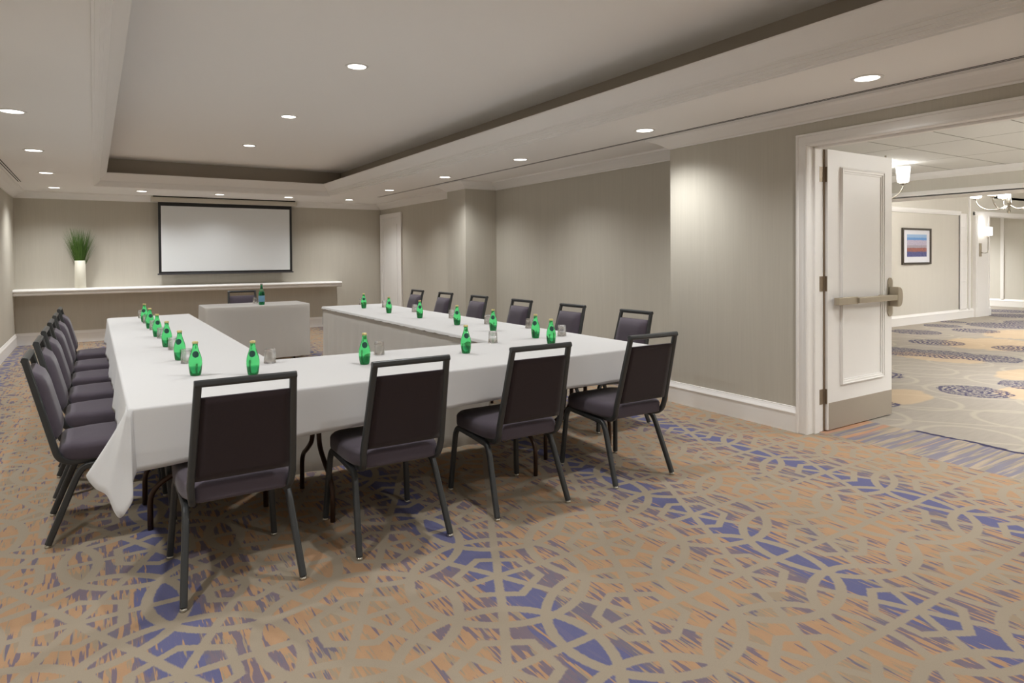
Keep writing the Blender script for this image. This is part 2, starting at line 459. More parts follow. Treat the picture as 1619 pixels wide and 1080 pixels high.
# double door frame: casing on the room side, jamb, stop
def casing(bm, x, y0, y1, z1, d=-1, w=.088):
    # stepped flat casing around an opening in a wall of constant x
    for k, (a, b, t) in enumerate(((0, w, .016), (w-.018, w, .026), (.004, .020, .022))):
        for (ya, yb) in ((y1+a, y1+b), (y0-b, y0-a)):
            box(bm, min(x, x+d*t), max(x, x+d*t), ya, yb, 0, z1+a)
        box(bm, min(x, x+d*t), max(x, x+d*t), y0-b, y1+b, z1+a, z1+b)
bm = bmesh.new(); casing(bm, XB, DY0, DY1, DZ); casing(bm, XW, DY0, DY1, DZ, d=1)
box(bm, XB, XW, DY1, DY1+.03, 0, DZ+.03); box(bm, XB, XW, DY0-.03, DY0, 0, DZ+.03); box(bm, XB, XW, DY0, DY1, DZ, DZ+.03)
box(bm, XB+.06, XB+.115, DY1-.016, DY1, 0, DZ); box(bm, XB+.06, XB+.115, DY0, DY0+.016, 0, DZ); box(bm, XB+.06, XB+.115, DY0, DY1, DZ-.016, DZ)
struct(link('trim_3', bm, M['trim'], bevel=.003))

# the open leaf of the double door
dX0, dX1, dY0, dY1 = 4.685, 5.608, 2.875, 2.92
door = struct(empty('door_1', (dX0, dY1, 0)), 'open white panelled door leaf with a push bar'); 
def at_door(bm_fn, name, m, parent=door, **k):
    bm = bmesh.new(); bm_fn(bm)
    off = Vector((dX0, dY1, 0)) 
    for v in bm.verts: v.co -= off
    return link(name, bm, m, parent, **k)
at_door(lambda b: box(b, dX0, dX1, dY0, dY1, .008, 2.145), 'door_slab', M['door'], bevel=.002)
def pmould(b):
    x0, x1, z0, z1, w = 4.850, 5.475, .335, 2.020, .046
    for y0, y1 in ((dY0-.020, dY0), (dY1, dY1+.020)):
        for k, (a, c, t) in enumerate(((0, w, .35), (.006, .016, 1.0), (.014, .032, .7))):
            yy0, yy1 = (y1-(y1-y0)*t, y1) if y1 == dY0 else (y0, y0+(y1-y0)*t)
            box(b, x0+a, x0+c, yy0, yy1, z0+a, z1-a); box(b, x1-c, x1-a, yy0, yy1, z0+a, z1-a)
            box(b, x0+c, x1-c, yy0, yy1, z0+a, z0+c); box(b, x0+c, x1-c, yy0, yy1, z1-c, z1-a)
at_door(pmould, 'panel_moulding', M['door'], bevel=.002)
at_door(lambda b: box(b, dX0+.012, dX1-.004, dY0-.002, dY0, .012, .215), 'kick_plate', M['kick'])
for z in (.265, 1.125, 1.955):
    def hg(b, z=z):
        box(b, dX0-.0015, dX0, dY0+.004, dY1-.002, z-.057, z+.057)
        box(b, XW-.052, XW+.012, DY1-.0025, DY1, z-.057, z+.057)
        lathe(b, [(.0, z-.062), (.007, z-.060), (.007, z+.060), (0, z+.063)], 10, (dX0-.022, dY1-.008))
    at_door(hg, 'hinge', M['hinge'])
def bar(b):
    box(b, 4.735, 5.56, dY0-.075, dY0-.022, .965, 1.015)
at_door(lambda b: (box(b, 4.735, 5.00, dY0-.062, dY0-.020, .962, 1.018), box(b, 4.80, 4.84, dY0-.03, dY0, .965, 1.015), box(b, 5.40, 5.44, dY0-.03, dY0, .965, 1.015)), 'bar_housing', M['bronze'], bevel=.003)
at_door(lambda b: (box(b, 4.985, 5.55, dY0-.080, dY0-.028, .968, 1.012)), 'push_bar', M['bronze'], bevel=.004)
def esc(b):
    n = 10
    pr = []
    for k in range(n+1):
        a = PI*k/n; pr.append((5.572+.036*math.cos(a), 1.115+.036*math.sin(a)))
    for k in range(n+1):
        a = PI+PI*k/n; pr.append((5.572+.036*math.cos(a), .865+.036*math.sin(a)))
    f = [b.verts.new((x, dY0-.008, z)) for x, z in pr]; g = [b.verts.new((x, dY0, z)) for x, z in pr]
    b.faces.new(f); b.faces.new(g)
    for i in range(len(pr)): j = (i+1) % len(pr); b.faces.new((f[i], f[j], g[j], g[i]))
at_door(esc, 'escutcheon_plate', M['bronze'])
def head_(b):
    # rounded device case that stands off the door edge
    n = 12; pr = [(5.545, .915), (5.545, 1.078)]
    for k in range(n+1):
        a = PI/2 - PI*k/n; pr.append((5.575+.050*math.cos(a), .9965+.0815*math.sin(a)))
    f = [b.verts.new((x, dY0-.085+.0*abs(x-5.57), z)) for x, z in pr]; g = [b.verts.new((x, dY0-.006, z)) for x, z in pr]
    b.faces.new(f); b.faces.new(g)
    for i in range(len(pr)): j = (i+1) % len(pr); b.faces.new((f[i], f[j], g[j], g[i]))
at_door(head_, 'latch_case', M['bronze'], bevel=.008)
at_door(lambda b: (lathe(b, [(0, 2.145), (.008, 2.145), (.008, 2.165), (0, 2.166)], 8, (5.55, 2.897)),), 'flush_bolt', M['nickel'])

at_door(lambda b: (box(b, XW+.003, XW+.0245, DY1-.006, DY1-.0005, .01, 2.145),), 'hinge_gap_shade', M['hinge'])  # dark strip standing in for the shade in the gap between jamb and door

# white door in the far right corner
d2 = struct(empty('door_2', (XR, 12.2, 0)), 'white service door in the far right corner')
def at2(fn, name, m, **k):
    bm = bmesh.new(); fn(bm)
    for v in bm.verts: v.co -= Vector((XR, 12.2, 0))
    return link(name, bm, m, d2, **k)
at2(lambda b: (box(b, XR-.02, XR-.002, 11.78, 12.68, .01, 2.13),), 'door_slab', M['door'], bevel=.002)
at2(lambda b: [box(b, XR-.028, XR-.02, y0, y1, z0, z1) for y0, y1, z0, z1 in ((11.9, 11.92, .3, 2.0), (12.54, 12.56, .3, 2.0), (11.9, 12.56, .28, .3), (11.9, 12.56, 1.98, 2.0))], 'panel_moulding', M['door'])
at2(lambda b: (box(b, XR-.034, XR, 11.69, 11.78, 0, 2.22), box(b, XR-.034, XR, 12.68, 12.77, 0, 2.22), box(b, XR-.034, XR, 11.78, 12.68, 2.13, 2.22)), 'door_casing', M['trim'], bevel=.004)

# ------------------------------------------------------------------ foyer shell
ZF, XBM, YP = 2.48, 9.85, 6.35
bm = bmesh.new(); box(bm, 5.145, 14.95, YP, YP+.15, 0, 3.1); box(bm, 14.95, 16.42, YP, YP+.15, 0, 3.1); box(bm, 16.42, 19.3, YP, YP+.15, 2.16, 3.1)
struct(link('wall_foyer_left', bm, M['wall2']))
bm = bmesh.new(); box(bm, XW, 20.4, -4.15, -4, 0, 3.1); struct(link('wall_foyer_right', bm, M['wall2']))
bm = bmesh.new(); box(bm, 19.3, 19.45, -4, 10, 0, 3.1); struct(link('wall_foyer_far', bm, M['wall2']))
bm = bmesh.new(); box(bm, 16.3, 16.42, YP+.15, 10, 0, 3.1); box(bm, 16.42, 19.3, 10, 10.1, 0, 3.1); struct(link('wall_lobby', bm, M['wall2']))
bm = bmesh.new(); box(bm, XW-.02, XW+.0, YB, -4, 0, 3.1) if False else None
box(bm, 4.66, 5.145, 4.285, 4.29, 0, .01)
bm.free()
bm = bmesh.new(); box(bm, XW+.5, XBM, -4, YP, ZF, ZF+.05); box(bm, XW, XW+.5, -4, YC-.15, ZF, ZF+.05); struct(link('ceiling_foyer', bm, M['tile']))
bm = bmesh.new(); box(bm, XBM+.5, 19.3, -4, YP, 2.75, 2.8); box(bm, 16.42, 19.3, YP, 10, 2.55, 2.6); struct(link('ceiling_lobby', bm, M['ceil']))
bm = bmesh.new(); box(bm, XBM, XBM+.5, -4, YP, 2.165, 2.85); struct(link('wall_beam', bm, M['wall2']))
bm = bmesh.new()
for x, d in ((XBM, -1), (XBM+.5, 1)):
    box(bm, min(x, x+d*.03), max(x, x+d*.03), -4, YP, 2.15, 2.215); box(bm, min(x, x+d*.02), max(x, x+d*.02), -4, YP, 2.215, 2.23)
box(bm, XBM-.03, XBM+.53, -4, YP, 2.145, 2.165)
sweep(bm, [(XBM, YP), (XBM, -4)], [(0, 2.39), (.02, 2.39), (.05, 2.43), (.07, 2.48), (0, 2.48)])
for v in bm.verts: pass
struct(link('trim_4', bm, M['trim']))
bm = bmesh.new()
sweep(bm, [(5.145, YP), (15.0, YP)], [(0, 2.13), (.02, 2.13), (.03, 2.16), (.045, 2.175), (.05, 2.21), (.0, 2.22)])
for k in range(7): 
    z0 = .2+k*.28
    for a, b2, c, d in ((15.0, 15.30, z0, z0+.012), (15.0, 15.02, z0, z0+.28), (15.28, 15.30, z0, z0+.28)): box(bm, a, b2, YP-.03, YP, c, d)
box(bm, 15.0, 15.3, YP-.02, YP, .17, 2.17); box(bm, 15.40, 15.46, YP-.03, YP, .17, 2.75)
box(bm, 15.62, 16.25, YP-.06, YP, 0, 2.22); box(bm, 15.66, 15.70, YP-.07, YP-.06, .2, 2.14); box(bm, 16.18, 16.25, YP-.07, YP-.06, .2, 2.14); box(bm, 16.25, 16.42, YP, YP+.1, 0, 2.22); box(bm, 15.62, 19.3, YP-.04, YP+.19, 2.15, 2.24)
struct(link('trim_5', bm, M['trim'], bevel=.003))
bm = bmesh.new()
sweep(bm, [(5.145, YP), (16.44, YP)], [(o*1.3, z) for o, z in base])
sweep(bm, [(16.44, 10), (19.3, 10), (19.3, -4)][1:], [(o*1.3, z) for o, z in base])
for y in (7.15, 8.1): box(bm, 19.27, 19.3, y, y+.07, .19, 2.5)
struct(link('baseboard_foyer', bm, M['trim']))

# ------------------------------------------------------------------ downlights
lampn = 0
def downlight(x, y, z, label, grp, power=None, r=.068):
    global lampn
    t = empty('downlight', (x, y, z)); tag(t, label, 'ceiling light', grp)
    bm = bmesh.new(); lathe(bm, [(r, -.001), (r+.004, -.006), (r+.018, -.005), (r+.022, 0), (r+.0, 0.0)], 28, cap=False); link('trim_ring', bm, M['slotmetal' if False else 'trim'], t, smooth=True)
    bm = bmesh.new(); lathe(bm, [(0, -.003), (r+.001, -.003), (r+.001, -.001), (0, -.001)], 28, cap=False); link('lens', bm, M['lamp'], t)
    ld = bpy.data.lights.new('downlight_lamp', 'SPOT'); ld.energy = ROOM_W if power is None else power; ld.color = WARM
    ld.spot_size = math.radians(138); ld.spot_blend = 1.0; ld.shadow_soft_size = .06
    lo = bpy.data.objects.new('lamp', ld); C.objects.link(lo); lo.parent = t; lo.location = (0, 0, -.03)
ORD = ['nearest', 'second', 'third', 'fourth', 'fifth', 'sixth', 'seventh', 'eighth', 'ninth']
for i, y in enumerate((-1.7, .25, 2.195, 4.107, 6.047, 7.892, 9.851)):
    k = i-2
    lab = ['', '', 'round downlight in the soffit in front of the open double door', 'round downlight in right soffit before the wall corner', 'round downlight in right soffit, third from the doorway', 'round downlight in right soffit above the wall column', 'round downlight in right soffit beyond the wall column'][i] or ['round downlight in right soffit behind the camera near the back wall', 'round downlight in right soffit beside the camera'][i]
    downlight(3.993, y, ZC, lab, 'downlights in the right soffit', power=ROOM_W*(.8 if i == 2 else 1))
for i, y in enumerate((-1.9, .1, 2.03, 3.97, 5.924, 7.93, 9.908)):
    lab = ['round downlight in left soffit at the back wall', 'round downlight in left soffit left of the camera', 'round downlight in left soffit above the carpet aisle, just outside the view', 'round downlight in left soffit outside the left picture edge', 'largest downlight in the left soffit, cut by the picture edge', 'second largest downlight in the left soffit', 'third largest downlight in the left soffit, beside the slot vent'][i]
    downlight(-.483, y, ZC, lab, 'downlights in the left soffit')
for i, x in enumerate((-.483, .653, 1.788, 2.915, 4.012)):
    lab = ['downlight over the vase at the far left corner', 'downlight left of the projection screen housing', 'lit downlight above the middle of the projection screen', 'dim downlight above the right end of the projection screen', 'downlight in the far right ceiling corner'][i]
    downlight(x, 11.86, ZC, lab, 'downlights along the far wall', power=ROOM_W*(1, .9, .6, .15, 1)[i])
for i, y in enumerate((-1.4, .71, 2.79, 4.965, 7.09, 9.17)):
    lab = ['tray ceiling downlight behind the camera', 'tray ceiling downlight above the camera', 'tray ceiling downlight over the near chairs', 'largest of the three downlights in the raised tray ceiling', 'middle one of the three downlights in the raised tray ceiling', 'farthest of the three downlights in the raised tray ceiling'][i]
    downlight(1.754, y, ZT, lab, 'downlights in the raised tray ceiling')
# linear slot vents in the soffits
for x, y0, y1, lab in ((4.292, YB+.2, 11.12, 'long thin black slot vent along the right soffit'), (-.842, 3.0, 11.19, 'short black double slot vent in the left soffit')):
    t = empty('slot_vent', (x, (y0+y1)/2, ZC)); tag(t, lab, 'vent')
    h = (y1-y0)/2
    bm = bmesh.new(); box(bm, -.024, .024, -h, h, -.002, 0); link('vent_frame', bm, M['ceil'], t)
    for s in (-1, 1):
        bm = bmesh.new(); box(bm, s*.013-.006, s*.013+.006, -h+.01, h-.01, -.0035, -.002); link('slot', bm, M['black'], t)

# ------------------------------------------------------------------ far wall: shelf, screen, vase
t = empty('wall_shelf', (1.46, YF, .79)); tag(t, 'long white wall shelf with rounded moulded edge under the screen', 'shelf')
bm = bmesh.new(); sweep(bm, [(XL-1.46, 0), (4.06-1.46, 0), ], [(0, .10), (.315, .10), (.335, .094), (.345, .080), (.345, .066), (.335, .054), (.318, .050), (.318, .044), (.326, .038), (.330, .025), (.324, .010), (.308, 0.0), (0, 0)])
link('shelf_board', bm, M['trim'], t, smooth=False, bevel=.004)
t = empty('projection_screen', (2.05, 12.66, 2.40)); tag(t, 'pull-down projection screen with black border hanging from a ceiling housing', 'projection screen')
def at_s(x0, x1, y0, y1, z0, z1, name, m, **k):
    bm = bmesh.new(); box(bm, x0-2.05, x1-2.05, y0-12.66, y1-12.66, z0-2.40, z1-2.40); return link(name, bm, m, t, **k)
at_s(.83, 3.25, 12.59, 12.72, 2.325, 2.405, 'housing', M['housing'], bevel=.01)
at_s(.86, 3.22, 12.60, 12.71, 2.405, 2.425, 'mounting_rail', M['gap'])
bm = bmesh.new()
sx0, sx1, sz0, sz1, bw = .935, 3.165, 1.095, 2.335, .042
L = lambda x, z: (x-2.05, -.001, z-2.40)
box(bm, sx0-2.05, sx1-2.05, -.001, .001, sz0-2.4, sz1-2.4)
link('black_border', bm, M['scrblack'], t)
bm = bmesh.new(); box(bm, sx0+bw-2.05, sx1-bw-2.05, -.0025, -.001, sz0+.035-2.4, 2.262-2.4); link('screen_fabric', bm, M['screen'], t)
at_s(.915, 3.185, 12.642, 12.67, 1.075, 1.10, 'bottom_bar', M['barmetal'], bevel=.004)

t = tag(empty('vase', (-.187, 12.60, .89)), 'tall white ceramic vase standing on the wall shelf', 'vase')
bm = bmesh.new(); lathe(bm, [(0, 0), (.074, 0), (.078, .006), (.076, .2), (.074, .44), (.070, .443), (.066, .44), (.066, .05), (0, .05)], 32); link('vase_body', bm, M['vase'], t, smooth=True, bevel=0)
rnd = random.Random(4)
bm = bmesh.new()
for k in range(460):
    a = rnd.uniform(0, 2*PI); sp = rnd.random()**.6; r0 = rnd.uniform(0, .05); hgt = rnd.uniform(.72, .98)
    if sp > .85: hgt *= .93
    tip = sp*.25
    wdt = rnd.uniform(.0022, .004); ca, sa = math.cos(a), math.sin(a); pa = a+PI/2+rnd.uniform(-.8, .8)
    pv = None
    for j in range(6):
        f = j/5; rr = r0 + (tip-r0)*max(0, (f*hgt-.36*hgt))/(.64*hgt)*(.6+.4*f) if f*hgt > .36*hgt else r0
        ww = wdt*(1-f**3*.85); c = Vector((ca*rr, sa*rr*.58, .06+f*(hgt-.06))); dd = Vector((math.cos(pa), math.sin(pa), 0))*ww
        q = (bm.verts.new(c-dd), bm.verts.new(c+dd))
        if pv: bm.faces.new((pv[0], pv[1], q[1], q[0]))
        pv = q
o = link('ornamental_grass', bm, M['grass'], loc=(-.187, 12.60, .89)); tag(o, 'spray of green ornamental grass standing in the white vase', 'plant')

# ------------------------------------------------------------------ tables
def folding_table(x0, x1, y0, y1, label, grp, zt=.728, ends='y', leg_in=.28, skip_legs=()):
    cx, cy = (x0+x1)/2, (y0+y1)/2
    t = tag(empty('folding_table', (cx, cy, 0)), label, 'table', grp)
    bm = bmesh.new(); box(bm, x0-cx, x1-cx, y0-cy, y1-cy, zt-.03, zt); link('tabletop', bm, M['ply'], t, bevel=.004)
    lx = (x1-x0)/2; ly = (y1-y0)/2
    for s in (-1, 1):
        bm = bmesh.new()
        if ends == 'y':
            Yc = s*(ly-leg_in); W = lx-.09
            P = lambda u, z: (u, Yc, z)
        else:
            Xc = s*(lx-leg_in); W = ly-.11
            P = lambda u, z: (Xc, u, z)
        for q in (-1, 1): tube(bm, arc_pts([P(q*.06, zt-.03), P(q*.06, .34), P(q*W*.55, .27), P(q*W, .20), P(q*W, 0)], .07, 5), .0135, n=8)
        tube(bm, [P(-.2, zt-.045), P(.2, zt-.045)], .010, n=8)
        tube(bm, [P(-.06, .45), P(.06, .45)], .008, n=6)
        link('leg', bm, M['brownleg'], t, smooth=True)
    return t
TZ = .742
folding_table(.13, .86, 3.10, 4.70, 'folding table at the near left corner, its bent brown legs showing under the cloth', 'folding tables under white cloth', leg_in=.60)
folding_table(.13, .86, 4.72, 6.36, 'middle folding table of the left row under the white cloth', 'folding tables under white cloth')
folding_table(.13, .86, 6.38, 7.95, 'far folding table of the left row under the white cloth', 'folding tables under white cloth')
folding_table(.88, 2.40, 3.18, 3.98, 'folding table of the near row behind the four front chairs', 'folding tables under white cloth', ends='x', leg_in=.13)
folding_table(2.42, 3.16, 3.24, 4.85, 'folding table at the near right corner under the white cloth', 'folding tables under white cloth')
folding_table(2.42, 3.16, 4.87, 6.5, 'middle folding table of the right row under the white cloth', 'folding tables under white cloth')
folding_table(2.42, 3.16, 6.52, 8.1, 'far folding table of the right row under the white cloth', 'folding tables under white cloth')
folding_table(1.18, 2.40, 8.83, 9.44, 'small head table under its own floor length cloth', 'folding tables under white cloth', ends='x', leg_in=.15)

def drape_mesh(bm, path, ztop, hem, wave, nz=10, close=False, r=.012, nrm=None, flare=.03):
    """path: list of (x, y, nx, ny) along a table edge with outward normals; makes a rounded fold then a hanging sheet. hem(s), wave(s, f) in metres"""
    cols = []
    s = 0; prev = None
    for (x, y, nx, ny) in path:
        if prev: s += math.hypot(x-prev[0], y-prev[1])
        prev = (x, y)
        zs = hem(s, x, y); col = [bm.verts.new((x-nx*r, y-ny*r, ztop))]
        for a in (35, 65, 90):
            aa = math.radians(a); col.append(bm.verts.new((x-nx*r+nx*r*math.sin(aa), y-ny*r+ny*r*math.sin(aa), ztop-r+r*math.cos(aa))))
        for j in range(1, nz+1):
            f = j/nz; z = ztop-r + (zs-(ztop-r))*f; o = wave(s, f) + flare*f
            col.append(bm.verts.new((x+nx*o, y+ny*o, z)))
        cols.append(col)
    n = len(cols)
    for i in range(n if close else n-1):
        a, b = cols[i], cols[(i+1) % n]
        for j in range(len(a)-1): bm.faces.new((a[j], b[j], b[j+1], a[j+1]))
    return cols
def edge_path(pts, step=.03, rc=.03, nc=6, right=True):
    """polyline -> dense (x,y,nx,ny); outward normal on the left of travel; corners rounded"""
    out = []; n = len(pts)
    P = [Vector(p) for p in pts]
    for i in range(n-1):
        a, b = P[i], P[i+1]; d = (b-a).normalized(); L_ = (b-a).length
        nx, ny = -d.y, d.x
        s0 = rc if i > 0 else 0; s1 = L_-(rc if i < n-2 else 0)
        k = max(1, int((s1-s0)/step))
        for j in range(k+1):
            p = a + d*(s0+(s1-s0)*j/k); out.append((p.x, p.y, nx, ny))
        if i < n-2:
            d2 = (P[i+2]-b).normalized(); n2 = Vector((-d2.y, d2.x)); n1 = Vector((nx, ny))
            conv = d.x*d2.y-d.y*d2.x < 0      # turning right: convex for a left-hand normal
            c = b - d*rc - n1*rc if conv else b - d*rc + n1*rc
            for j in range(1, nc):
                f = j/nc; th = f*PI/2
                nn = (n1*math.cos(th)+n2*math.sin(th)).normalized()
                p = (c + nn*rc) if conv else (c - nn*rc)
                out.append((p.x, p.y, nn.x, nn.y))
    return out
# U-shaped white cloth; travel clockwise seen from above so the outside is on the left
def fold(s): return .006*math.sin(s*5.1+1)+.004*math.sin(s*11.3)+.003*math.sin(s*23.7+2)
bm = bmesh.new()
outer = [(.86, 8.00), (.105, 7.93), (.105, 3.055), (3.185, 3.175), (3.195, 8.17), (2.40, 8.13)]
def reverse_path(pp): return pp
path_o = []
# outside must be left of travel: go far-left -> along far end is handled by reversing
op = list(reversed(outer))    # right far end -> right edge (towards camera) -> near edge -> left edge -> far left end (clockwise from above)
pth = edge_path(op, .04)
CL = Vector((.105, 3.055))
def hem_o(s, x, y):
    h = .515 + .010*math.sin(s*3.1)
    if y < 3.4: h = .487 + min(x-.13, 1.3)*.046
    return h
cols_o = drape_mesh(bm, pth, TZ, hem_o, lambda s, f: fold(s)*f*1.3, flare=.018)
inner = [(.885, 8.00), (.885, 4.06), (2.385, 4.00), (2.385, 8.13)]
# inner hem: a short overhang above the skirting (outside = the court inside the U; left of travel when going left row -> right row reversed)
pin = edge_path(inner, .04)
cols_i = drape_mesh(bm, pin, TZ+.0, lambda s, x, y: .715+.004*math.sin(s*31)+.003*math.sin(s*57), lambda s, f: .002*f, nz=2, flare=.004)
# top sheet: three rectangles meeting the fold rings
def ringpts(cols): return [c[0] for c in cols]
top_o = ringpts(cols_o); top_i = ringpts(cols_i)
# order: outer runs right far -> near right -> near left -> far left ; inner runs far left -> near -> far right
loop = top_o + [v for v in top_i]
f = bm.faces.new(loop)
bmesh.ops.triangulate(bm, faces=[f])
o = link('tablecloth', bm, M['cloth'], smooth=False)
for p in o.data.polygons: p.use_smooth = abs(p.normal.z) < .995
sol = o.modifiers.new('solid', 'SOLIDIFY'); sol.thickness = .0012; sol.offset = -1
t_cloth = tag(o, 'long white tablecloth over the U-shaped row of tables with a folded hanging near left corner', 'tablecloth')
# hanging corner fold of the same cloth at the near left corner
bm = bmesh.new()
top = Vector((.108, 3.058, TZ-.004))
NB = 26
ctrl = [(.100, 3.34, .505), (.075, 3.22, .475), (.030, 3.10, .500), (-.020, 3.025, .520), (-.036, 3.000, .512), (-.008, 2.985, .465), (.030, 2.965, .435), (.052, 2.950, .375), (.072, 2.945, .345), (.094, 2.948, .365), (.118, 2.962, .405), (.118, 3.00, .45), (.135, 3.036, .489)]
def cr(P, t):
    n = len(P)-1; i = min(int(t*n), n-1); f = t*n-i
    p0 = Vector(P[max(i-1, 0)]); p1 = Vector(P[i]); p2 = Vector(P[i+1]); p3 = Vector(P[min(i+2, n)])
    return .5*((2*p1)+(-p0+p2)*f+(2*p0-5*p1+4*p2-p3)*f*f+(-p0+3*p1-3*p2+p3)*f**3)
rows = []
for j in range(13):
    f = j/12; row = []
    for i in range(NB*2+1):
        tt = i/(NB*2); pb = cr(ctrl, tt)
        # start of the line on the edge of the cloth near the corner
        if tt < .5: pt = Vector((.1035, 3.055+.10*(1-tt*2), TZ-.006))
        else: pt = Vector((.1035+.02*(tt*2-1), 3.0545, TZ-.006))
        g = f**1.15
        p = pt.lerp(pb, f); hor = pt.lerp(pb, g); p.x = hor.x; p.y = hor.y
        row.append(bm.verts.new(p))
    rows.append(row)
for a, b in zip(rows, rows[1:]):
    for i in range(len(a)-1): bm.faces.new((a[i], a[i+1], b[i+1], b[i]))
co = link('corner_drape', bm, M['cloth'], o, smooth=True)
sol = co.modifiers.new('solid', 'SOLIDIFY'); sol.thickness = .0015

def pleat(s, f):
    return f*(.013*math.sin(s*30+math.sin(s*5)*2) + .009*math.sin(s*17+1)) + .008*f
def skirt(pts, label, wave=pleat, z0=.028):
    bm = bmesh.new()
    drape_mesh(bm, edge_path(pts, .02), .712, lambda s, x, y: z0, wave, nz=8, r=.003, flare=.006)
    o = link('table_skirt', bm, M['skirt'], smooth=True)
    sol = o.modifiers.new('solid', 'SOLIDIFY'); sol.thickness = .001
    return tag(o, label, 'table skirt', 'pleated table skirts inside the U')
skirt([(.880, 7.98), (.880, 4.08)], 'pleated off-white skirt on the inner side of the left row')
skirt([(.90, 4.055), (2.37, 4.0)], 'off-white skirt behind the near row, seen below the hem between the front chairs')
skirt([(2.392, 4.02), (2.392, 8.11), (3.17, 8.15)], 'pleated off-white skirt on the inner side of the right row')
# head table cloth: floor length on all sides
bm = bmesh.new()
hx0, hx1, hy0, hy1 = 1.15, 2.43, 8.80, 9.46
path = edge_path([(2.0, hy1), (hx1, hy1), (hx1, hy0), (hx0, hy0), (hx0, hy1), (2.0, hy1)], .03)
def wh(s, f): return f*(.010*math.sin(s*9+1)+.006*math.sin(s*21)+.004*math.sin(s*47))
cols = drape_mesh(bm, path[:-1], TZ, lambda s, x, y: .055, wh, close=True, flare=.012)
fc = bm.faces.new(ringpts(cols)); bmesh.ops.triangulate(bm, faces=[fc])
o = link('tablecloth', bm, M['skirt'], smooth=False)
for p in o.data.polygons: p.use_smooth = abs(p.normal.z) < .995
tag(o, 'floor length off-white cloth over the small head table', 'tablecloth')

